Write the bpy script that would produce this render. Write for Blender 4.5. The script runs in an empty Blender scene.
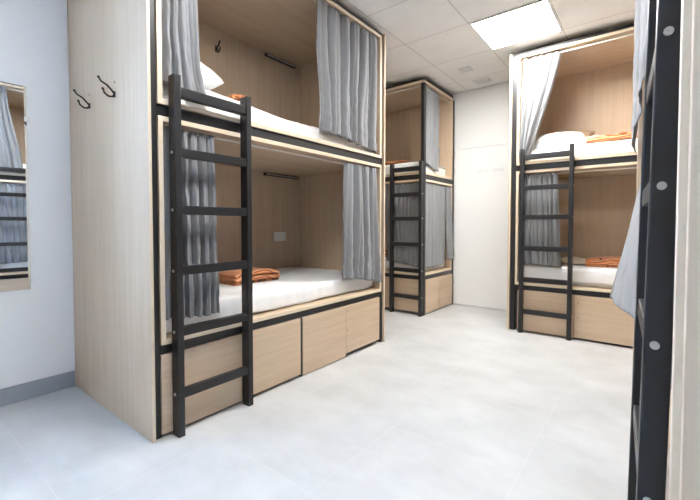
import bpy, bmesh, math, random
from mathutils import Vector, Matrix, noise
R = math.radians
PI = math.pi
col = bpy.context.scene.collection
scene = bpy.context.scene

# ------------------------------------------------------------------ materials
def new_mat(name):
    m = bpy.data.materials.new(name); m.use_nodes = True
    nt = m.node_tree; b = nt.nodes['Principled BSDF']
    return m, nt, b

def N(nt, typ, **kw):
    n = nt.nodes.new(typ)
    for k, v in kw.items(): setattr(n, k, v)
    return n

def plain(name, c, rough=.5, metal=0., spec=.5, noise_amt=0., noise_scale=30, bump=0., bump_scale=200):
    m, nt, b = new_mat(name)
    b.inputs['Base Color'].default_value = (*c, 1)
    b.inputs['Roughness'].default_value = rough
    b.inputs['Metallic'].default_value = metal
    b.inputs['Specular IOR Level'].default_value = spec
    tc = N(nt, 'ShaderNodeTexCoord')
    if noise_amt:
        nz = N(nt, 'ShaderNodeTexNoise'); nz.inputs['Scale'].default_value = noise_scale; nz.inputs['Detail'].default_value = 4
        nt.links.new(tc.outputs['Object'], nz.inputs['Vector'])
        mx = N(nt, 'ShaderNodeMix', data_type='RGBA')
        mx.inputs['A'].default_value = (*[x*(1-noise_amt) for x in c], 1)
        mx.inputs['B'].default_value = (*[min(1, x*(1+noise_amt)) for x in c], 1)
        nt.links.new(nz.outputs['Fac'], mx.inputs['Factor']); nt.links.new(mx.outputs['Result'], b.inputs['Base Color'])
    if bump:
        nz = N(nt, 'ShaderNodeTexNoise'); nz.inputs['Scale'].default_value = bump_scale
        nt.links.new(tc.outputs['Object'], nz.inputs['Vector'])
        bp = N(nt, 'ShaderNodeBump'); bp.inputs['Strength'].default_value = bump; bp.inputs['Distance'].default_value = .002
        nt.links.new(nz.outputs['Fac'], bp.inputs['Height']); nt.links.new(bp.outputs['Normal'], b.inputs['Normal'])
    return m

def wood(name, axis, c0, c1, c2):
    """laminate oak, grain running along the given axis (0 x, 1 y, 2 z)"""
    m, nt, b = new_mat(name)
    tc = N(nt, 'ShaderNodeTexCoord')
    def stretched(along, across):
        mp = N(nt, 'ShaderNodeMapping')
        s = [across]*3; s[axis] = along
        mp.inputs['Scale'].default_value = s
        nt.links.new(tc.outputs['Object'], mp.inputs['Vector']); return mp
    n1 = N(nt, 'ShaderNodeTexNoise'); n1.inputs['Scale'].default_value = 1; n1.inputs['Detail'].default_value = 5; n1.inputs['Roughness'].default_value = .6
    nt.links.new(stretched(1.3, 26).outputs[0], n1.inputs['Vector'])
    n2 = N(nt, 'ShaderNodeTexNoise'); n2.inputs['Scale'].default_value = 1; n2.inputs['Detail'].default_value = 3
    nt.links.new(stretched(5, 130).outputs[0], n2.inputs['Vector'])
    n3 = N(nt, 'ShaderNodeTexNoise'); n3.inputs['Scale'].default_value = 1; n3.inputs['Detail'].default_value = 2
    nt.links.new(stretched(.6, 5).outputs[0], n3.inputs['Vector'])
    rp = N(nt, 'ShaderNodeValToRGB'); e = rp.color_ramp.elements
    e[0].position = .28; e[0].color = (*c0, 1); e[1].position = .74; e[1].color = (*c2, 1)
    k = e.new(.5); k.color = (*c1, 1)
    a1 = N(nt, 'ShaderNodeMath', operation='MULTIPLY_ADD'); a1.inputs[1].default_value = .45
    a2 = N(nt, 'ShaderNodeMath', operation='MULTIPLY_ADD'); a2.inputs[1].default_value = .22
    a3 = N(nt, 'ShaderNodeMath', operation='MULTIPLY'); a3.inputs[1].default_value = .33
    nt.links.new(n3.outputs['Fac'], a3.inputs[0])
    nt.links.new(n2.outputs['Fac'], a2.inputs[0]); nt.links.new(a3.outputs[0], a2.inputs[2])
    nt.links.new(n1.outputs['Fac'], a1.inputs[0]); nt.links.new(a2.outputs[0], a1.inputs[2])
    nt.links.new(a1.outputs[0], rp.inputs['Fac']); nt.links.new(rp.outputs['Color'], b.inputs['Base Color'])
    b.inputs['Roughness'].default_value = .48; b.inputs['Specular IOR Level'].default_value = .35
    bp = N(nt, 'ShaderNodeBump'); bp.inputs['Strength'].default_value = .06; bp.inputs['Distance'].default_value = .001
    nt.links.new(n2.outputs['Fac'], bp.inputs['Height']); nt.links.new(bp.outputs['Normal'], b.inputs['Normal'])
    return m

WC = ((.46, .338, .228), (.56, .425, .297), (.64, .503, .366))
M = {}
M['wood_x'] = wood('oak_laminate_lengthwise', 0, *WC)
M['wood_y'] = wood('oak_laminate_crosswise', 1, *WC)
M['wood_z'] = wood('oak_laminate_upright', 2, *WC)
M['edge'] = plain('pale_edge_band', (.66, .545, .40), .45, noise_amt=.06, noise_scale=60)
M['black'] = plain('black_painted_steel', (.0105, .0108, .0125), .40, 0, .5, .15, 25, .08, 350)
M['dark_box'] = plain('dark_inner_board', (.05, .042, .035), .7, noise_amt=.1)
M['steel'] = plain('zinc_bolt', (.62, .62, .6), .35, .85, noise_amt=.08)
M['hook'] = plain('dark_bronze_hook', (.025, .016, .013), .35, .5, noise_amt=.1)
M['plastic'] = plain('white_plastic', (.75, .74, .70), .35, noise_amt=.02)
M['slot'] = plain('dark_plastic_slot', (.03, .03, .03), .6, noise_amt=.02)
M['alu'] = plain('aluminium_trim', (.62, .62, .60), .35, .7, noise_amt=.05)
M['lamp_bar'] = plain('dark_lamp_bar', (.05, .045, .04), .3, .4, noise_amt=.05)
M['wall'] = plain('white_wall_paint', (.86, .86, .855), .75, noise_amt=.015, noise_scale=3, bump=.05, bump_scale=250)
M['door'] = plain('white_door_lacquer', (.82, .82, .80), .4, noise_amt=.01)
M['paper'] = plain('off_white_paper', (.79, .795, .785), .8, noise_amt=.03)
M['paper_band'] = plain('pale_grey_print', (.71, .72, .71), .8, noise_amt=.05)
M['vent'] = plain('pale_grey_vent', (.74, .74, .735), .6, noise_amt=.03)
M['rod'] = plain('curtain_rod_white', (.72, .69, .64), .35, .2, noise_amt=.03)

def fabric(name, c, var=.08, weave=900, bump=.12, sheen=.25):
    m, nt, b = new_mat(name)
    tc = N(nt, 'ShaderNodeTexCoord')
    nz = N(nt, 'ShaderNodeTexNoise'); nz.inputs['Scale'].default_value = weave*.15; nz.inputs['Detail'].default_value = 5
    nt.links.new(tc.outputs['Object'], nz.inputs['Vector'])
    mx = N(nt, 'ShaderNodeMix', data_type='RGBA')
    mx.inputs['A'].default_value = (*[x*(1-var) for x in c], 1); mx.inputs['B'].default_value = (*[min(1, x*(1+var)) for x in c], 1)
    nt.links.new(nz.outputs['Fac'], mx.inputs['Factor']); nt.links.new(mx.outputs['Result'], b.inputs['Base Color'])
    b.inputs['Roughness'].default_value = .85; b.inputs['Sheen Weight'].default_value = sheen; b.inputs['Specular IOR Level'].default_value = .25
    bp = N(nt, 'ShaderNodeBump'); bp.inputs['Strength'].default_value = bump; bp.inputs['Distance'].default_value = .001
    nt.links.new(nz.outputs['Fac'], bp.inputs['Height']); nt.links.new(bp.outputs['Normal'], b.inputs['Normal'])
    return m
M['curtain'] = fabric('grey_curtain_cloth', (.222, .225, .234))
M['sheet'] = fabric('white_bed_linen', (.80, .80, .795), .03, 500, .08, .1)
M['mattress'] = fabric('white_mattress_ticking', (.68, .67, .65), .04)
M['tan'] = fabric('tan_cushion_cloth', (.42, .29, .18), .08)
M['cream'] = fabric('cream_cloth', (.50, .42, .30), .08)

def blanket_mat():
    m, nt, b = new_mat('orange_striped_wool')
    at = N(nt, 'ShaderNodeAttribute', attribute_name='across')
    nz = N(nt, 'ShaderNodeTexNoise'); nz.inputs['Scale'].default_value = 90
    tc = N(nt, 'ShaderNodeTexCoord'); nt.links.new(tc.outputs['Object'], nz.inputs['Vector'])
    mu = N(nt, 'ShaderNodeMath', operation='MULTIPLY'); mu.inputs[1].default_value = 30
    nt.links.new(at.outputs['Fac'], mu.inputs[0])
    ad = N(nt, 'ShaderNodeMath', operation='MULTIPLY_ADD'); ad.inputs[1].default_value = .12
    nt.links.new(nz.outputs['Fac'], ad.inputs[0]); nt.links.new(mu.outputs[0], ad.inputs[2])
    fr = N(nt, 'ShaderNodeMath', operation='FRACT'); nt.links.new(ad.outputs[0], fr.inputs[0])
    rp = N(nt, 'ShaderNodeValToRGB'); rp.color_ramp.interpolation = 'CONSTANT'
    e = rp.color_ramp.elements
    e[0].position = 0; e[0].color = (.66, .25, .09, 1)
    e[1].position = .30; e[1].color = (.10, .02, .012, 1)
    for p, c in ((.42, (.68, .28, .11)), (.60, (.72, .44, .24)), (.68, (.62, .23, .08)), (.86, (.05, .015, .01)), (.93, (.66, .25, .09))):
        k = e.new(p); k.color = (*c, 1)
    nt.links.new(fr.outputs[0], rp.inputs['Fac']); nt.links.new(rp.outputs['Color'], b.inputs['Base Color'])
    b.inputs['Roughness'].default_value = .9; b.inputs['Sheen Weight'].default_value = .2
    bp = N(nt, 'ShaderNodeBump'); bp.inputs['Strength'].default_value = .3; bp.inputs['Distance'].default_value = .002
    nt.links.new(nz.outputs['Fac'], bp.inputs['Height']); nt.links.new(bp.outputs['Normal'], b.inputs['Normal'])
    return m
M['blanket'] = blanket_mat()

def tile_mat(name, c, cm, size, off, mortar, rough, var, cloud=1.6, bump=.15, stain=None):
    """square tiles in world x/y (object sits at the origin)"""
    m, nt, b = new_mat(name)
    tc = N(nt, 'ShaderNodeTexCoord'); mp = N(nt, 'ShaderNodeMapping')
    mp.inputs['Location'].default_value = (-off[0], -off[1], 0)
    nt.links.new(tc.outputs['Object'], mp.inputs['Vector'])
    br = N(nt, 'ShaderNodeTexBrick'); br.offset = 0; br.squash = 1
    br.inputs['Scale'].default_value = 1; br.inputs['Brick Width'].default_value = size; br.inputs['Row Height'].default_value = size
    br.inputs['Mortar Size'].default_value = mortar; br.inputs['Mortar Smooth'].default_value = .1
    br.inputs['Color1'].default_value = (.45, .45, .45, 1); br.inputs['Color2'].default_value = (.55, .55, .55, 1)
    nt.links.new(mp.outputs[0], br.inputs['Vector'])
    nz = N(nt, 'ShaderNodeTexNoise'); nz.inputs['Scale'].default_value = cloud; nz.inputs['Detail'].default_value = 7; nz.inputs['Roughness'].default_value = .62
    mp2 = N(nt, 'ShaderNodeMapping'); mp2.inputs['Scale'].default_value = (1.0, 1.35, 1)
    nt.links.new(tc.outputs['Object'], mp2.inputs['Vector']); nt.links.new(mp2.outputs[0], nz.inputs['Vector'])
    ad = N(nt, 'ShaderNodeMath', operation='MULTIPLY_ADD'); ad.inputs[1].default_value = .45
    nt.links.new(br.outputs['Color'], ad.inputs[0]); nt.links.new(nz.outputs['Fac'], ad.inputs[2])
    rp = N(nt, 'ShaderNodeValToRGB'); e = rp.color_ramp.elements
    e[0].position = .52; e[0].color = (*[x*(1-var) for x in c], 1)
    e[1].position = .92; e[1].color = (*[min(1, x*(1+var)) for x in c], 1)
    nt.links.new(ad.outputs[0], rp.inputs['Fac'])
    mx = N(nt, 'ShaderNodeMix', data_type='RGBA'); mx.inputs['B'].default_value = (*cm, 1)
    nt.links.new(rp.outputs['Color'], mx.inputs['A']); nt.links.new(br.outputs['Fac'], mx.inputs['Factor'])
    nt.links.new(mx.outputs['Result'], b.inputs['Base Color'])
    b.inputs['Roughness'].default_value = rough; b.inputs['Specular IOR Level'].default_value = .4
    bp = N(nt, 'ShaderNodeBump'); bp.inputs['Strength'].default_value = bump; bp.inputs['Distance'].default_value = .002; bp.invert = True
    nt.links.new(br.outputs['Fac'], bp.inputs['Height']); nt.links.new(bp.outputs['Normal'], b.inputs['Normal'])
    return m
M['floor'] = tile_mat('pale_concrete_tiles', (.50, .505, .505), (.545, .545, .54), .6, (-.40, 1.63), .0020, .34, .13, 2.4)
M['ceiling'] = tile_mat('mineral_ceiling_tiles', (.90, .885, .86), (.60, .58, .55), .6, (-1.21, 3.145), .004, .9, .03, 3)
M['skirting'] = tile_mat('grey_skirting_tiles', (.33, .35, .37), (.45, .46, .47), .6, (-.0, .29), .002, .45, .12)

def emit(name, c, s):
    m, nt, b = new_mat(name)
    b.inputs['Base Color'].default_value = (.9, .9, .9, 1)
    b.inputs['Emission Color'].default_value = (*c, 1); b.inputs['Emission Strength'].default_value = s
    return m
M['light'] = emit('led_panel', (1.0, .982, .955), 40.0)
M['light_dim'] = emit('led_panel_dimmer', (1.0, .982, .955), 21.0)
m, nt, b = new_mat('mirror_glass')
b.inputs['Base Color'].default_value = (.86, .88, .88, 1); b.inputs['Metallic'].default_value = 1; b.inputs['Roughness'].default_value = .015
M['mirror'] = m
m, nt, b = new_mat('window_glass')
b.inputs['Transmission Weight'].default_value = 1; b.inputs['Roughness'].default_value = 0; b.inputs['IOR'].default_value = 1.02
M['glass'] = m

# ------------------------------------------------------------------ mesh helpers
class MB:
    def __init__(s): s.bm = bmesh.new()
    def box(s, x0, x1, y0, y1, z0, z1, bev=.0015, seg=1):
        t = bmesh.new(); bmesh.ops.create_cube(t, size=1)
        for v in t.verts:
            v.co = Vector(((x0+x1)/2+v.co.x*(x1-x0), (y0+y1)/2+v.co.y*(y1-y0), (z0+z1)/2+v.co.z*(z1-z0)))
        if bev: bmesh.ops.bevel(t, geom=t.edges[:], offset=bev, segments=seg, affect='EDGES', profile=.6)
        s.merge(t); return s
    def merge(s, t, mat=None):
        me = bpy.data.meshes.new('t'); t.to_mesh(me); t.free()
        if mat: me.transform(mat)
        s.bm.from_mesh(me); bpy.data.meshes.remove(me)
    def tube(s, pts, r, n=10, cap=True):
        pts = [Vector(p) for p in pts]; t = bmesh.new(); rings = []
        rr = r if isinstance(r, (list, tuple)) else [r]*len(pts)
        up = Vector((0, 0, 1))
        for i, p in enumerate(pts):
            d = (pts[min(i+1, len(pts)-1)]-pts[max(i-1, 0)]).normalized()
            a = d.cross(up)
            if a.length < .05: a = d.cross(Vector((1, 0, 0)))
            a.normalize(); b_ = d.cross(a).normalized(); up = b_.copy() if False else up
            rings.append([t.verts.new(p+(a*math.cos(2*PI*k/n)+b_*math.sin(2*PI*k/n))*rr[i]) for k in range(n)])
        for i in range(len(rings)-1):
            for k in range(n):
                t.faces.new((rings[i][k], rings[i][(k+1) % n], rings[i+1][(k+1) % n], rings[i+1][k]))
        if cap: t.faces.new(rings[0][::-1]); t.faces.new(rings[-1])
        bmesh.ops.recalc_face_normals(t, faces=t.faces[:]); s.merge(t); return s
    def cyl(s, a, b, r, n=16): return s.tube([a, b], r, n)
    def build(s, name, mat, parent=None, smooth=False):
        me = bpy.data.meshes.new(name); s.bm.to_mesh(me); s.bm.free()
        o = bpy.data.objects.new(name, me); col.objects.link(o)
        me.materials.append(M[mat] if isinstance(mat, str) else mat)
        if smooth:
            for p in me.polygons: p.use_smooth = True
        if parent: o.parent = parent
        return o

def bx(name, mat, parent, *a, **k): return MB().box(*a, **k).build(name, mat, parent)

def tag(o, label=None, cat=None, group=None, kind=None):
    if label: o['label'] = label
    if cat: o['category'] = cat
    if group: o['group'] = group
    if kind: o['kind'] = kind
    return o
def empty(name, loc=(0, 0, 0), rz=0):
    o = bpy.data.objects.new(name, None); col.objects.link(o); o.location = loc; o.rotation_euler = (0, 0, rz)
    o.empty_display_size = .1
    return o
def struct(name, mat, *a, bev=0, **k):
    o = MB().box(*a, bev=bev).build(name, mat); tag(o, kind='structure', **k); return o

# ------------------------------------------------------------------ room
CEIL = 2.69
struct('floor', 'floor', -4.1, 1.25, -2.75, 4.85, -.1, 0)
struct('ceiling', 'ceiling', -4.1, 1.25, -2.75, 4.85, CEIL, CEIL+.1)
WX = -2.855
struct('wall_alcove_side', 'wall', -4.1, WX-.15, 2.72, 2.84, 0, CEIL)
struct('wall_alcove', 'wall', -4.15, -4.0, 2.84, 4.85, 0, CEIL)
struct('wall_back', 'wall', -4.1, 1.25, 4.705, 4.85, 0, CEIL)
struct('wall_front', 'wood_z', -4.1, 1.25, -2.75, -2.6, 0, CEIL)  # unseen wall; wood finish picked so it bounces less light forward
struct('wall_right', 'wall', 1.125, 1.25, -2.75, 4.85, 0, CEIL)
# left wall, with an unseen window added behind the viewpoint to light the room
w0, w1, h0, h1 = -1.25, -.30, 1.0, 2.35
m_ = MB(); x0, x1 = WX-.15, WX
m_.box(x0, x1, -2.75, w0, 0, CEIL, 0).box(x0, x1, w1, 2.84, 0, CEIL, 0).box(x0, x1, w0, w1, 0, h0, 0).box(x0, x1, w0, w1, h1, CEIL, 0)
tag(m_.build('wall_left', 'wall'), kind='structure')
win = MB()
for a in ((w0, w0+.05, h0, h1), (w1-.05, w1, h0, h1), (w0, w1, h0, h0+.05), (w0, w1, h1-.05, h1), ((w0+w1)/2-.03, (w0+w1)/2+.03, h0, h1)):
    win.box(x0+.04, x0+.10, a[0], a[1], a[2], a[3], .003)
wo = win.build('window_1', 'door'); tag(wo, kind='structure')
bx('pane', 'glass', wo, x0+.068, x0+.072, w0+.04, w1-.04, h0+.04, h1-.04, bev=0)
struct('baseboard_left', 'skirting', WX, WX+.012, -2.6, .815, 0, .098, bev=.002)
struct('baseboard_front', 'skirting', WX, 1.125, -2.6, -2.588, 0, .098, bev=.002)

# white door at the far end, with transom line, hinges and two pale notices
d = bx('door_1', 'door', None, -1.965, -1.12, 4.692, 4.712, .006, 1.962, bev=.002); tag(d, kind='structure')
for z in (.30, 1.70, 1.90):
    MB().cyl((-1.968, 4.686, z-.04), (-1.968, 4.686, z+.04), .007).build('hinge', 'steel', d, True)
tr = MB().box(-1.97, -1.10, 4.692, 4.712, 1.970, CEIL, .002); tag(tr.build('trim_1', 'door'), kind='structure')
for i, (x, lab) in enumerate(((-1.61, 'pale paper notice on the white door, the one nearer the corner bunk'), (-1.43, 'pale paper notice on the white door, the one nearer the bunk with a tan cushion'))):
    s = bx('paper_notice', 'paper', None, x-.07, x+.07, 4.689, 4.6925, 1.60, 1.76, bev=0)
    tag(s, lab, 'notice', 'notices on the white door')
    bx('printed_band', 'paper_band', s, x-.062, x+.062, 4.6882, 4.6892, 1.655, 1.695, bev=0)

# ------------------------------------------------------------------ ceiling fittings
def ceiling_light(x, y, label, mat='light'):
    t = empty('ceiling_light', (x, y, CEIL))
    f = MB(); a, w = .298, .018
    f.box(-a, a, -a, -a+w, -.012, 0).box(-a, a, a-w, a, -.012, 0).box(-a, -a+w, -a+w, a-w, -.012, 0).box(a-w, a, -a+w, a-w, -.012, 0)
    f.build('frame', 'door', t)
    bx('diffuser', mat, t, -a+w, a-w, -a+w, a-w, -.008, -.002, bev=0)
    tag(t, label, 'ceiling light', 'square LED panels in the ceiling')
ceiling_light(-.91, 3.445, 'glowing square LED panel in the tiled ceiling before the far door')
ceiling_light(-.91, 1.045, 'square LED panel in the ceiling above the near end of the aisle, out of view', 'light_dim')
t = empty('ceiling_speaker', (-1.585, 4.05, CEIL)); tag(t, 'plain pale grey square plate in the ceiling tile beside the LED panel', 'ceiling plate')
bx('cover', 'vent', t, -.065, .065, -.065, .065, -.006, .001)
t = empty('ceiling_vent', (-1.55, 4.47, CEIL)); tag(t, 'small slatted vent in the ceiling close to the far wall', 'vent')
f = MB(); f.box(-.085, .085, -.075, -.06, -.008, 0).box(-.085, .085, .06, .075, -.008, 0).box(-.085, -.070, -.06, .06, -.008, 0).box(.070, .085, -.06, .06, -.008, 0)
f.build('frame', 'vent', t)
f = MB()
for k in range(8): f.box(-.070, .070, -.056+k*.0155, -.050+k*.0155, -.006, 0, 0)
f.build('grille', 'vent', t)

# ------------------------------------------------------------------ bunk beds
Z = dict(d0=.012, d1=.398, r0=.402, r1=.447, lb0=.447, lb1=.470, lt0=1.507, lt1=1.531, m0=1.531, m1=1.587, ub0=1.587, ub1=1.610, ut0=2.592, ut1=2.616, t0=2.616, t1=2.645)

class Bed:
    def __init__(s, loc, rz, L, D, label, pw=.045, panel_l=True, panel_r=True, drawers=None, ins=0, trim=False, pt=.021):
        s.root = root = empty('bunk_bed', loc, rz); tag(root, label, 'bunk bed', 'wooden bunk beds with black frames')
        s.M = Matrix.Translation(loc) @ Matrix.Rotation(rz, 4, 'Z'); s.L = L; s.D = D
        z = Z
        def end_panel(x0, x1, tr=False):
            yy = .011 if tr else .002
            p = bx('end_panel', 'wood_z', root, x0, x1, yy, D, 0, z['t1'], bev=.001)
            if tr:   # the panel's front edge carries a slim upright strip
                xs = (x0-.022, x0) if x0 > L/2 else (x1, x1+.022)
                bx('edge_band', 'edge', p, xs[0], xs[1], 0, .03, 0, z['t1'], bev=.001)
            else:
                bx('edge_band', 'edge', p, x0, x1, 0, .003, 0, z['t1'], bev=.0008)
            return p
        s.panels = []
        a, b_ = (pt if panel_l else 0), (L-pt if panel_r else L)
        if panel_l: s.panels.append(end_panel(0, pt))
        if panel_r: s.panels.append(end_panel(L-pt, L, trim))
        fx = a + .001
        ga, gb = a+.003+pw, b_-.003-pw            # cells run between the posts
        # posts
        ends = []
        if panel_l: ends.append((a+.002, a+.002+pw))
        else: ends.append((0, pw))
        ends.append((b_-.002-pw, b_-.002) if panel_r else (L-pw, L))
        for (x0, x1) in ends:
            for (y0, y1) in ((.018+ins, .062+ins), (D-.046, D-.002)):
                zt = z['t1'] if panel_r or x0 < L/2 else z['ut0']-.001
                bx('frame_post', 'black', root, x0, x1, y0, y1, 0, zt, bev=.002)
        if not panel_r: gb = L-.002
        ra, rb = ends[0][1], ends[1][0]
        if not panel_r: rb0 = rb
        for (q0, q1) in ((z['r0'], z['r1']), (z['m0'], z['m1']), (z['t0'], z['t1'])):
            bx('frame_rail', 'black', root, ra, (L-.004 if q0 > 2.5 and not panel_r else rb), .018+ins, .056+ins, q0+.0005, q1-.0005, bev=.0015)
            if not panel_r:
                bx('frame_rail', 'black', root, L-.040, L-.004, .062, D-.046, q0+.0005, q1-.0005, bev=.0015)
        # sleeping cells
        bt = .022
        for (q0, q1, q2, q3) in ((z['lb0'], z['lb1'], z['lt0'], z['lt1']), (z['ub0'], z['ub1'], z['ut0'], z['ut1'])):
            y0 = .006+ins
            if panel_r:
                sh = MB().box(ga, gb, y0+.003, D-.05, q0, q1, .0008); s2 = MB().box(ga, gb, y0+.003, D-.05, q2, q3, .0008)
            else:
                e = ends[1][0]; sh = MB(); s2 = MB()
                for (u0, u1, mm) in ((q0, q1, sh), (q2, q3, s2)):
                    if u0 > 2.5: mm.box(ga, gb-.003, y0+.003, D-.05, u0, u1, .0008); continue
                    mm.box(ga, e-.001, y0+.003, D-.05, u0, u1, .0008).box(e-.002, gb-.003, .063, D-.05, u0, u1, .0008)
            cell = sh.build('bed_board', 'wood_x', root); s2.build('roof_board', 'wood_x', cell)
            bx('side_board', 'wood_z', cell, ga, ga+bt, y0+.003, D-.05, q1, q2, bev=.0008)
            bx('back_board', 'wood_z', cell, ga+bt, gb-(bt if panel_r else 0), D-.072, D-.05, q1, q2, bev=0)
            eb = MB()
            er = gb if panel_r else ends[1][0]-.001; top = (not panel_r) and q0 > 1.55
            eb.box(ga, er, y0, y0+.0032, q0, q1, .0008).box(ga, (L-.002 if top else er), y0, y0+.0032, q2, q3, .0008).box(ga, ga+bt, y0, y0+.0032, q1, q2, 0)
            if panel_r:
                bx('side_board', 'wood_z', cell, gb-bt, gb, y0+.003, D-.05, q1, q2, bev=.0008)
                eb.box(gb-bt, gb, y0, y0+.0032, q1, q2, 0)
            else:
                eb.box(gb-.003, gb, .063, D-.05, q0, q1, .0008).box(gb-.003, gb, (y0+.0033 if top else .063), D-.05, q2, q3, .0008)
            eb.build('edge_band', 'edge', cell)
            MB().cyl((ga+bt, .050+ins, q2-.020), (gb-bt, .050+ins, q2-.020), .0055, 10).build('curtain_rod', 'rod', root, True)
            if not panel_r:
                MB().cyl((L-.055, .075, q2-.020), (L-.055, D-.075, q2-.020), .0055, 10).build('curtain_rod', 'rod', root, True)
        s.ga, s.gb = ga+bt, gb-bt
        # storage
        bx('storage_box', 'dark_box', root, ends[0][1]+.003, ends[1][0]-.003, .036+ins, D-.06, .02, .396, bev=0)
        ds = drawers or [(ends[0][0]+.028, .50), (.505, .962), (.998, 1.455), (1.459, L-.062)]
        s.drawers = []
        for k, (x0, x1) in enumerate(ds):
            zz = (.014, .02, .006, .032)[k % 4]
            dr = bx('drawer_front', 'wood_x', root, x0, x1, .012+ins, .033+ins, zz, z['d1'], bev=.0012); s.drawers.append(dr)
        if not panel_r:
            for (y0, y1) in ((.068, .40), (.41, D-.05)):
                dr = bx('drawer_front', 'wood_y', root, L-.012, L+.006, y0, y1, .016, z['d1'], bev=.0012); s.drawers.append(dr)
            bx('storage_box', 'dark_box', root, L-.040, L-.016, .064, D-.05, .02, .396, bev=0)
    def keyhole(s, k, x, z):
        MB().cyl((x, .0105, z), (x, .014, z), .0045, 10).build('lock', 'slot', s.drawers[k], True)
    def reading_light(s, x0, x1, z):
        yb = s.D-.072
        r = bx('reading_light', 'lamp_bar', s.root, x0, x1, yb-.028, yb, z-.012, z+.012, bev=.004, seg=2)
        bx('lens', 'alu', r, x0+.01, x1-.01, yb-.031, yb-.027, z-.005, z+.006, bev=.001)
    def inner_hook(s, x, z):
        yb = s.D-.072
        h = MB().box(x-.012, x+.012, yb-.006, yb, z-.03, z+.02, .002)
        h.tube([(x, yb-.004, z-.02), (x, yb-.03, z-.035), (x, yb-.05, z-.02), (x, yb-.052, z)], .006, 8)
        h.tube([(x, yb-.004, z+.01), (x, yb-.03, z+.015), (x, yb-.055, z+.05)], .006, 8)
        h.build('coat_hook', 'hook', s.root, True)
    def socket(s, x0, x1, z0, z1):
        yb = s.D-.072
        o = bx('wall_socket', 'plastic', s.root, x0, x1, yb-.010, yb, z0, z1, bev=.003, seg=2)
        w = (x1-x0)/2
        for k in range(2):
            cx = x0+w*(k+.5); cz = (z0+z1)/2
            MB().cyl((cx, yb-.0115, cz), (cx, yb-.009, cz), .026, 20).build('socket_insert', 'plastic', o)
    # place an object (verts given in bed coordinates) as a top-level thing with its origin at p
    def put(s, o, p):
        o.data.transform(Matrix.Translation(-Vector(p)))
        o.matrix_world = s.M @ Matrix.Translation(p)
        return o

def ladder(bed, x0, out, label, width=.437, tilt=0, top=1.725, yb=.004, y=0):
    """black steel ladder in front of a bed; local origin at its foot"""
    t = empty('ladder'); t.matrix_world = bed.M @ Matrix.Translation((x0, y, 0)) @ Matrix.Rotation(tilt, 4, 'X')
    tag(t, label, 'ladder', 'black steel bunk ladders')
    sw = .033
    for k, xs in enumerate((0, width-sw)):
        st = MB(); st.box(xs, xs+sw, -out, yb, 0, top, .004, 2)
        st.build('stile', 'black', t)
    for z in (.205, .507, .800, 1.090, 1.362):
        bx('rung', 'black', t, sw, width-sw, -out+.004, -out+.034, z-.022, z+.022, bev=.003, seg=2)
        for xs, dx in ((-.004, 0), (width-.001, 0)):
            c = (xs, -out*.5, z)
            b2 = MB().cyl((xs, -out*.45, z), (xs+.005, -out*.45, z), .0075, 12).cyl((xs-.002 if xs < .1 else xs+.005, -out*.45, z), (xs+.0 if xs < .1 else xs+.007, -out*.45, z), .0045, 6)
            b2.build('bolt', 'steel', t)
    bx('rung', 'black', t, sw, width-sw, -out+.004, -out+.040, 1.622, 1.672, bev=.006, seg=2)
    return t

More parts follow.
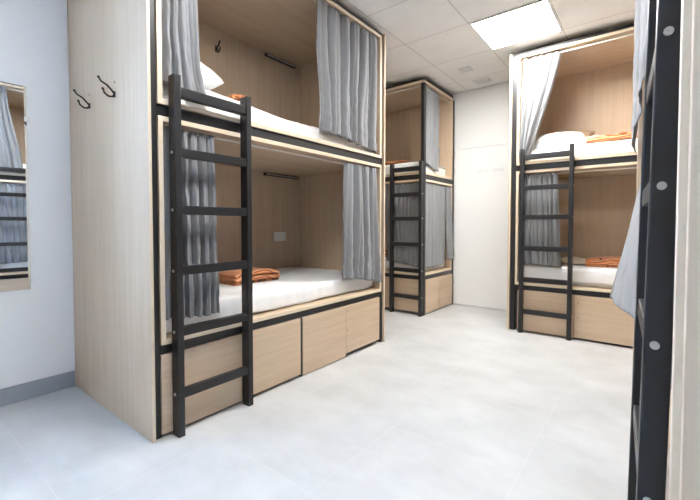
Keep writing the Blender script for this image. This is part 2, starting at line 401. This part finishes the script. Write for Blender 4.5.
def curtain(bed, xt, xb, zt, zb, label, y=.045, nf=6, amp=.022, seed=0, flare=0, dy=0, sweep=None, axis='x', dz=None, ampb=None, ymax=.066):
    """hanging curtain: xt / xb = (start, end) along the rod at top and bottom, zb = (z at start, z at end) of the hem"""
    nu, nv = max(80, nf*24), 64
    bm = bmesh.new(); rows = []
    off = Vector((seed*7.3, seed*3.1, seed*1.7))
    ampb = ampb or amp*1.25
    for j in range(nv+1):
        t = j/nv; row = []
        for i in range(nu+1):
            u = i/nu
            if sweep: x0, x1 = sweep(t)
            else:
                tt = t*t*(3-2*t)
                x0 = xt[0]+(xb[0]-xt[0])*tt; x1 = xt[1]+(xb[1]-xt[1])*tt
            zbot = zb[0]+(zb[1]-zb[0])*u + .012*noise.noise(Vector((u*5, 0, 4))+off)
            z = zt+(zbot-zt)*t
            ph = 2*PI*nf*(u+(.035+.06*t)*noise.noise(Vector((u*3, t*1.1, 1))+off)) + .5*noise.noise(Vector((u*2, t*1.5, 9))+off)
            A = amp+(ampb-amp)*t
            A *= .75+.7*noise.noise(Vector((u*nf*.8, t*.7, 3))+off)
            head = math.exp(-t*30)
            g = abs(math.sin(ph/2))**.62
            g2 = abs(math.sin(ph/2*1.618+1.3+t*1.2))**.8
            yy = A*(1-.45*head)*(1.25*(1-1.7*g)+.45*(1-1.7*g2)*(.4+.6*t))
            yy += head*.006*math.sin(ph*3.3)
            yy += min(1, amp/.016)*(.011*noise.noise(Vector((u*6+t*3, t*9, 2))+off)*t + .006*noise.noise(Vector((u*16-t*6, t*20, 6))+off)*t)
            xx = x0+(x1-x0)*u + .28*A*math.cos(ph)*math.sin(PI*min(1, max(0, u*1.0)))
            xx += .006*noise.noise(Vector((u*4, t*5, 8))+off)*t
            if t > .985: yy += .002*math.copysign(1, math.cos(ph))
            yv = y+yy+flare*t**2.2
            if dy: yv += dy(u, t)
            if ymax and t > .7: yv = yv+(min(yv, ymax)-yv)*min(1, (t-.7)/.12)
            if dz: z += dz(u, t)
            row.append(bm.verts.new((xx, yv, z) if axis == 'x' else (yv, xx, z)))
        rows.append(row)
    for j in range(nv):
        for i in range(nu):
            bm.faces.new((rows[j][i], rows[j][i+1], rows[j+1][i+1], rows[j+1][i]))
    bmesh.ops.recalc_face_normals(bm, faces=bm.faces[:])
    mb = MB(); mb.bm.free(); mb.bm = bm
    o = mb.build('curtain', 'curtain', None, True)
    sm = o.modifiers.new('thick', 'SOLIDIFY'); sm.thickness = .0022; sm.offset = 0
    p = ((xt[0]+xt[1])/2, y, zt) if axis == 'x' else (y, (xt[0]+xt[1])/2, zt)
    bed.put(o, p); tag(o, label, 'curtain', 'grey bunk curtains')
    return o

def mattress(bed, x0, x1, z0, h, label, seed=0, y0=.085, front_drop=.9, rise=.0, bulge=None):
    y1 = bed.D-.078
    c = MB().box(x0+.008, x1-.008, y0+.012, y1-.005, z0+.001, z0+h-.012, .02, 3).build('mattress', 'mattress', None, True)
    bed.put(c, ((x0+x1)/2, (y0+y1)/2, z0)); tag(c, label, 'mattress', 'mattresses in white sheets')
    # rumpled sheet over the top and down the front and both ends
    off = Vector((seed*5.1, seed*2.7, seed*9.2))
    nu, nv = 130, 60
    bm = bmesh.new(); rows = []
    front = h*front_drop; depth = y1-y0; tot = front+depth
    for j in range(nv+1):
        s = j/nv*tot; row = []
        for i in range(nu+1):
            u = i/nu; x = x0+.004+(x1-x0-.008)*u
            P = Vector((x*3.0, s*3.0, 0))+off
            w = .5*noise.noise(P)+.3*noise.ridged_multi_fractal(P*1.4, 1, 2, 3, 1, 2)*.35+.18*noise.noise(P*3.1)+.08*noise.noise(P*8)
            R_ = .022
            if s < front-R_:
                yy = y0-.004-.012*(w)-.010*abs(noise.noise(Vector((x*9, 0, 3))+off)); zz = z0+h-front+s
            elif s < front+R_:
                a = (s-front+R_)/(2*R_)*PI/2
                yy = y0+R_*(1-math.sin(PI/2-a+0)) if False else y0-.004+R_-R_*math.cos(a)-.008*w; zz = z0+h-R_+R_*math.sin(a)+.010*w
            else:
                q = s-front
                yy = y0+q; zz = z0+h+.024*w+rise*q+(bulge(x, q) if bulge else 0)
            if s >= front-R_: 
                edge = min(1, (x1-x)/.02, (x-x0)/.02); zz -= .012*(1-edge)
            # lower hem a little wavy
            if s < front*.6: zz += .012*noise.noise(Vector((x*4, 1, 7))+off)*(1-s/(front*.6))
            zz = max(zz, z0+.0015)
            row.append(bm.verts.new((x, min(yy, y1), zz)))
        rows.append(row)
    for j in range(nv):
        for i in range(nu):
            bm.faces.new((rows[j][i], rows[j][i+1], rows[j+1][i+1], rows[j+1][i]))
    bmesh.ops.recalc_face_normals(bm, faces=bm.faces[:])
    mb = MB(); mb.bm.free(); mb.bm = bm
    sh = mb.build('bed_sheet', 'sheet', None, True)
    sh.data.transform(Matrix.Translation((-(x0+x1)/2, -(y0+y1)/2, -z0)))
    sh.parent = c
    sm = sh.modifiers.new('thick', 'SOLIDIFY'); sm.thickness = .003; sm.offset = 1
    return c

def blanket(bed, x0, x1, y0, y1, z, layers, th, label, rz=0, seed=0, fall=0):
    """folded throw: a cloth snaking through several layers, swept along x"""
    off = Vector((seed*3.7, seed*8.1, 2))
    w = y1-y0; prof = []; acc = 0
    n = 14
    for k in range(layers):
        zc = th*(k+.5); a, b_ = (0, w) if k % 2 == 0 else (w, 0)
        ins = .008*k*((k*7919 % 5)/4)
        for i in range(n+1):
            f = i/n; q = a+(b_-a)*f
            q = min(max(q, ins+th/2), w-ins*.5-th/2)
            prof.append((q, zc))
        if k < layers-1:
            for i in range(1, 6):
                aa = -PI/2+PI*i/6; sgn = 1 if k % 2 == 0 else -1
                base = (w-th/2) if sgn > 0 else th/2
                prof.append((base+sgn*math.cos(aa)*th*.55, th*(k+1)+math.sin(aa)*th*.5))
    nu = 40; bm = bmesh.new(); lay = bm.verts.layers.float.new('across'); rows = []
    L_ = [0]
    for a, b_ in zip(prof, prof[1:]): L_.append(L_[-1]+math.hypot(b_[0]-a[0], b_[1]-a[1]))
    for i in range(nu+1):
        u = i/nu; row = []
        endr = .35*th*layers*max(0, (abs(u-.5)*2)**10)
        for (q, zz), l in zip(prof, L_):
            x = x0+(x1-x0)*u+.010*noise.noise(Vector((zz*60, q*4, u*3))+off)*(1 if True else 0)
            f = zz/(th*layers)
            crumple = (.25*th*noise.noise(Vector((u*4, q*9, 1))+off)+.2*th*noise.noise(Vector((u*11, q*22, 1))+off))*(f*2)
            slump = 1-.28*max(0, (abs(u-.5)*2)**6) - .12*noise.noise(Vector((u*3, q*3, 5))+off)
            v = bm.verts.new((x, y0+q+.012*noise.noise(Vector((u*3, zz*25, 3))+off), z+.002+max(th*.42, (zz*slump+crumple))))
            v[lay] = l+.02*noise.noise(Vector((u*3, q*4, 8))+off); row.append(v)
        rows.append(row)
    for i in range(nu):
        for k in range(len(prof)-1):
            bm.faces.new((rows[i][k], rows[i+1][k], rows[i+1][k+1], rows[i][k+1]))
    bmesh.ops.recalc_face_normals(bm, faces=bm.faces[:])
    mb = MB(); mb.bm.free(); mb.bm = bm
    o = mb.build('blanket', 'blanket', None, True)
    sm = o.modifiers.new('thick', 'SOLIDIFY'); sm.thickness = th*.72; sm.offset = 0
    p = Vector(((x0+x1)/2, (y0+y1)/2, z))
    o.data.transform(Matrix.Translation(-p)); o.matrix_world = bed.M @ Matrix.Translation(p) @ Matrix.Rotation(rz, 4, 'Z')
    tag(o, label, 'blanket', 'folded orange striped blankets'); return o

def pillow(bed, c, w, d_, h, label, mat='sheet', rot=(0, 0, 0), seed=0, name='pillow', cat='pillow', group='pillows on the bunks'):
    off = Vector((seed*4.4, seed, 3)); nu, nv = 48, 40
    bm = bmesh.new(); top = {}; bot = {}
    for i in range(nu+1):
        for j in range(nv+1):
            u = i/nu*2-1; v = j/nv*2-1
            e = (1-abs(u)**2.6)*(1-abs(v)**2.6); e = max(e, 0)**.42
            pin = 1-.10*(1-abs(u)**2)*abs(v)**6; pin2 = 1-.10*(1-abs(v)**2)*abs(u)**6
            x = u*w/2*pin2; y = v*d_/2*pin
            wr = .016*noise.noise(Vector((u*2.5, v*2.5, 0))+off)+.006*noise.noise(Vector((u*8, v*8, 0))+off)
            border = (i in (0, nu) or j in (0, nv))
            zt = h*.62*e+wr*e; zb = -h*.38*e
            top[i, j] = bm.verts.new((x, y, zt))
            bot[i, j] = top[i, j] if border else bm.verts.new((x, y, zb))
    for i in range(nu):
        for j in range(nv):
            bm.faces.new((top[i, j], top[i+1, j], top[i+1, j+1], top[i, j+1]))
            f = [bot[i, j+1], bot[i+1, j+1], bot[i+1, j], bot[i, j]]
            try: bm.faces.new(f)
            except ValueError: pass
    bmesh.ops.recalc_face_normals(bm, faces=bm.faces[:])
    mb = MB(); mb.bm.free(); mb.bm = bm
    o = mb.build(name, mat, None, True)
    from mathutils import Euler
    o.matrix_world = bed.M @ Matrix.Translation(c) @ Euler(rot).to_matrix().to_4x4()
    tag(o, label, cat, group); return o

L = 1.985
# --- A: the big bunk on the left
A = Bed((-1.803, .818, 0), R(90), L, 1.045, 'large wooden bunk bed on the left with coat hooks on its pale end panel', pw=.031, pt=.014,
        drawers=[(.049, .512), (.516, .972), (.996, 1.458), (1.460, L-.066)])
MB().box(.974, .994, .018, .04, .002, .40, .001).build('frame_post', 'black', A.root)
A.keyhole(3, 1.475, .355); A.keyhole(3, 1.475, .21)
A.reading_light(1.475, 1.84, 2.560); A.reading_light(1.455, 1.86, 1.482)
A.inner_hook(.985, 2.44); A.socket(1.565, 1.715, .865, .952)
# two double coat hooks screwed to the outside of the end panel (local -x side)
def end_hook(y, z):
    h = MB(); h.box(-.004, 0, y-.008, y+.008, z-.036, z-.004, .002); h.cyl((-.003, y, z+.042), (0, y, z+.042), .0035, 8)
    h.tube([(-.004, y, z-.022), (-.012, y, z-.034), (-.03, y, z-.036), (-.048, y, z-.024), (-.056, y, z-.004)], [.0048, .0048, .0048, .0046, .0042], 8)
    h.tube([(-.004, y, z-.016), (-.014, y, z-.004), (-.036, y, z+.018), (-.062, y, z+.030), (-.074, y, z+.048)], [.0048, .0048, .0046, .0044, .004], 8)
    for e in ((-.056, y, z-.004), (-.074, y, z+.048)):
        h.tube([(e[0]+.004, e[1], e[2]-.005), (e[0], e[1], e[2]), (e[0]-.002, e[1], e[2]+.005)], [.004, .0068, .003], 8)
    h.build('coat_hook', 'hook', A.panels[0], True)
end_hook(.704, 1.712); end_hook(.358, 1.705)
ladder(A, .096, .055, 'black ladder on the large left bunk, nearest to the mirror')
mattress(A, A.ga+.004, A.gb-.004, Z['lb1'], .125, 'white sheeted mattress of the left bunk, lower berth with a wall socket', 1)
mattress(A, A.ga+.004, A.gb-.004, Z['ub1'], .10, 'white sheeted mattress of the left bunk, upper berth', 2, bulge=lambda x, q: .125*min(1, q/.16)*max(0, 1-x/1.8)**1.1)
pillow(A, (.29, .38, 1.865), .44, .42, .19, 'white pillow at the near end of the upper left berth', rot=(0, 0, R(8)), seed=2)
blanket(A, .75, 1.15, .42, .74, .60, 5, .018, 'orange striped blanket folded on the lower left berth behind the ladder', seed=1)
blanket(A, .70, .84, .36, .60, 1.782, 5, .021, 'orange striped blanket on the upper left berth, only a sliver showing over the sheet', seed=5)
curtain(A, (.075, .262), (.075, .32), 2.585, (1.70, 1.655), 'grey curtain gathered at the near side of the upper left berth', nf=4, amp=.021, ampb=.026, seed=1,
        sweep=lambda t: (.075+.005*t, .275-.0*t+.06*t**6), y=.045)
curtain(A, (1.165, 1.90), (1.17, 1.905), 2.585, (1.70, 1.625), 'wide grey curtain hanging at the far side of the upper left berth', nf=6, amp=.026, seed=2, ampb=.040, y=.030)
curtain(A, (.075, .36), (.075, .385), 1.494, (.56, .54), 'grey curtain behind the ladder in the lower left berth', nf=6, amp=.023, seed=3, ampb=.030)
curtain(A, (1.465, 1.90), (1.44, 1.93), 1.494, (.615, .53), 'grey curtain at the far side of the lower left berth above the drawers', nf=4, amp=.024, seed=4, ampb=.040, y=.028)

# --- B: corner bunk beside the door
B = Bed((-1.975-L, 3.848, 0), 0, L, .845, 'wooden bunk bed in the far left corner beside the white door', pw=.045, panel_r=False,
        drawers=[(.05, .53), (.535, 1.01), (1.015, 1.46), (1.465, L-.05)])
ladder(B, L-.408, .050, 'black ladder on the far corner bunk beside the white door', width=.41)
mattress(B, B.ga+.004, L-.07, Z['lb1'], .125, 'white sheeted mattress of the far corner bunk, lower berth', 3)
mattress(B, B.ga+.004, L-.07, Z['ub1'], .13, 'white sheeted mattress of the far corner bunk, upper berth', 4)
blanket(B, 1.20, 1.66, .20, .50, 1.745, 3, .022, 'orange striped blanket on the far corner bunk, upper berth', seed=6)
blanket(B, 1.10, 1.45, .30, .60, .60, 4, .024, 'orange blanket in the shaded lower berth of the far corner bunk', seed=7)
curtain(B, (L-.46, L-.06), (L-.40, L-.06), 1.494, (.58, .55), 'grey curtain behind the ladder of the far corner bunk', nf=7, amp=.017, seed=5)
curtain(B, (L-.545, L-.475), (L-.50, L-.455), 1.494, (.60, .58), 'narrow strip of grey curtain left of the ladder on the far corner bunk', nf=2, amp=.012, seed=15)
curtain(B, (.080, .47), (.080, .47), 2.585, (1.74, 1.66), 'bright grey curtain on the open end of the far corner bunk, upper berth', y=L-.045, ymax=None, nf=6, amp=.014, seed=6, axis='y')
curtain(B, (.08, .62), (.08, .60), 1.494, (.53, .53), 'flat grey curtain on the open end of the far corner bunk, lower berth', y=L-.022, ymax=None, nf=5, amp=.009, seed=7, axis='y')
curtain(B, (.61, .76), (.60, .80), 1.494, (.60, .58), 'darker grey curtain strip next to the door on the far corner bunk', y=L-.008, ymax=None, nf=2, amp=.014, seed=8, axis='y', flare=.03)

# --- C: bunk on the right of the door
C = Bed((-1.078, 3.868, 0), 0, L, .835, 'wooden bunk bed to the right of the white door, facing the room', pw=.045,
        drawers=[(.095, .565), (.57, 1.02), (1.025, 1.49), (1.495, L-.07)])
C.keyhole(1, .60, .335); C.keyhole(1, .60, .20)
ladder(C, .116, .052, 'black ladder on the bunk to the right of the white door')
mattress(C, C.ga+.004, C.gb-.004, Z['lb1'], .16, 'white sheeted mattress of the bunk right of the door, lower berth', 5, y0=.08, front_drop=.8)
mattress(C, C.ga+.004, C.gb-.004, Z['ub1'], .12, 'white sheeted mattress of the bunk right of the door, upper berth', 6)
pillow(C, (.36, .30, 1.80), .52, .36, .17, 'plump white pillow on the upper berth right of the door', rot=(R(12), 0, R(4)), seed=4)
pillow(C, (.40, .55, 1.87), .46, .34, .10, 'tan cushion leaning behind the white pillow on an upper berth', 'tan', rot=(R(38), R(6), 0), seed=7, name='cushion', cat='cushion', group='cushions on the bunks')
blanket(C, .54, 1.10, .22, .54, 1.738, 4, .022, 'orange striped blanket on the upper berth right of the door', seed=8, rz=R(-2))
blanket(C, .62, 1.20, .25, .58, .635, 4, .020, 'orange striped blanket on the lower berth right of the door', seed=9)
pillow(C, (.42, .42, .66), .46, .30, .07, 'cream folded cover beside the orange blanket, lower berth right of the door', 'cream', seed=9, name='bed_cover', cat='bed cover', group='folded bed covers')
curtain(C, (.10, .44), (.0, .0), 2.585, (1.68, 1.66), 'white lit curtain drawn aside in the upper berth right of the door', nf=5, amp=.042, seed=9,
        sweep=lambda t: (.10-.005*t, .43-.26*t**1.15), y=.050)
curtain(C, (.10, .42), (.10, .45), 1.494, (.655, .635), 'grey curtain behind the ladder in the lower berth right of the door', nf=7, amp=.016, seed=10)

# --- D: near bunk on the right, seen along its front
DR = R(-90+2.8)
Dx, Dy = .036, .770                    # near front corner in the room
ax = Vector((math.cos(DR), math.sin(DR)))
D = Bed((Dx-ax.x*L, Dy-ax.y*L, 0), DR, L, 1.02, 'near wooden bunk bed cut by the right edge of the picture', pw=.03, ins=.024, trim=True)
ladder(D, L-.12-.437, .030, 'black ladder on the near right bunk, large in the foreground', tilt=R(-.9), yb=.012, y=-.017)
mattress(D, D.ga+.004, D.gb-.004, Z['lb1'], .125, 'white sheeted mattress of the near right bunk, lower berth', 7, y0=.11)
mattress(D, D.ga+.004, D.gb-.004, Z['ub1'], .12, 'white sheeted mattress of the near right bunk, upper berth', 8, y0=.11)
curtain(D, (.08, .72), (.06, .66), 2.585, (1.42, 1.73), 'grey curtain of the near right bunk, upper berth, hanging out past the ladder', nf=2, amp=.014, seed=11, y=.055, dy=lambda u, t: -.075*min(1, t*4)*(1-.4*u))
curtain(D, (.08, .60), (.10, .58), 1.494, (.60, .575), 'grey curtain of the near right bunk, lower berth, flaring into the aisle', nf=1, amp=.007, seed=12, y=.05, dy=lambda u, t: -(.045+.125*(1-u))*t**1.15)
curtain(D, (L-.29, L-.075), (L-.42, L-.075), 2.585, (1.62, 1.66), 'grey curtain at the near end of the near right bunk, upper berth', y=.066, ymax=.09, nf=7, amp=.020, seed=13)
curtain(D, (L-.62, L-.075), (L-.64, L-.075), 1.494, (.58, .58), 'grey curtain at the near end of the near right bunk, lower berth', y=.066, ymax=.09, nf=11, amp=.018, seed=14)

# ------------------------------------------------------------------ mirror
t = empty('mirror', (WX, .36, .645)); tag(t, 'tall frameless mirror on the white wall at the left edge', 'mirror')
bx('glass', 'mirror', t, .0, .006, -.25, .25, 0, 1.172, bev=.0008)
for (y, z) in ((.25, .985), (-.25, .985)):
    bx('clip', 'plastic', t, 0, .014, y-.012, y+.012, z-.014, z+.014, bev=.003)

# ------------------------------------------------------------------ light and camera
w = bpy.data.worlds.new('World'); scene.world = w; w.use_nodes = True
bg = w.node_tree.nodes['Background']; bg.inputs['Color'].default_value = (.45, .655, 1.0, 1); bg.inputs['Strength'].default_value = 29.0
la = bpy.data.lights.new('window_daylight', 'AREA'); la.shape = 'RECTANGLE'; la.size = w1-w0; la.size_y = h1-h0; la.energy = 1
la.cycles.is_portal = True
lo = bpy.data.objects.new('window_daylight', la); col.objects.link(lo); lo.location = (WX-.16, (w0+w1)/2, (h0+h1)/2); lo.rotation_euler = (R(90), 0, R(-90))

cam = bpy.data.cameras.new('camera'); co = bpy.data.objects.new('camera', cam); col.objects.link(co)
co.location = (0, 0, 1.02); co.rotation_euler = (R(90-1.731), 0, R(37.985))
cam.sensor_width = 36; cam.lens = 382.67/700*36; cam.shift_y = -(250-236.37)/700; cam.clip_start = .02
scene.camera = co
vs = scene.view_settings; vs.view_transform = 'Standard'; vs.look = 'None'; vs.gamma = 1; vs.exposure = 1.2
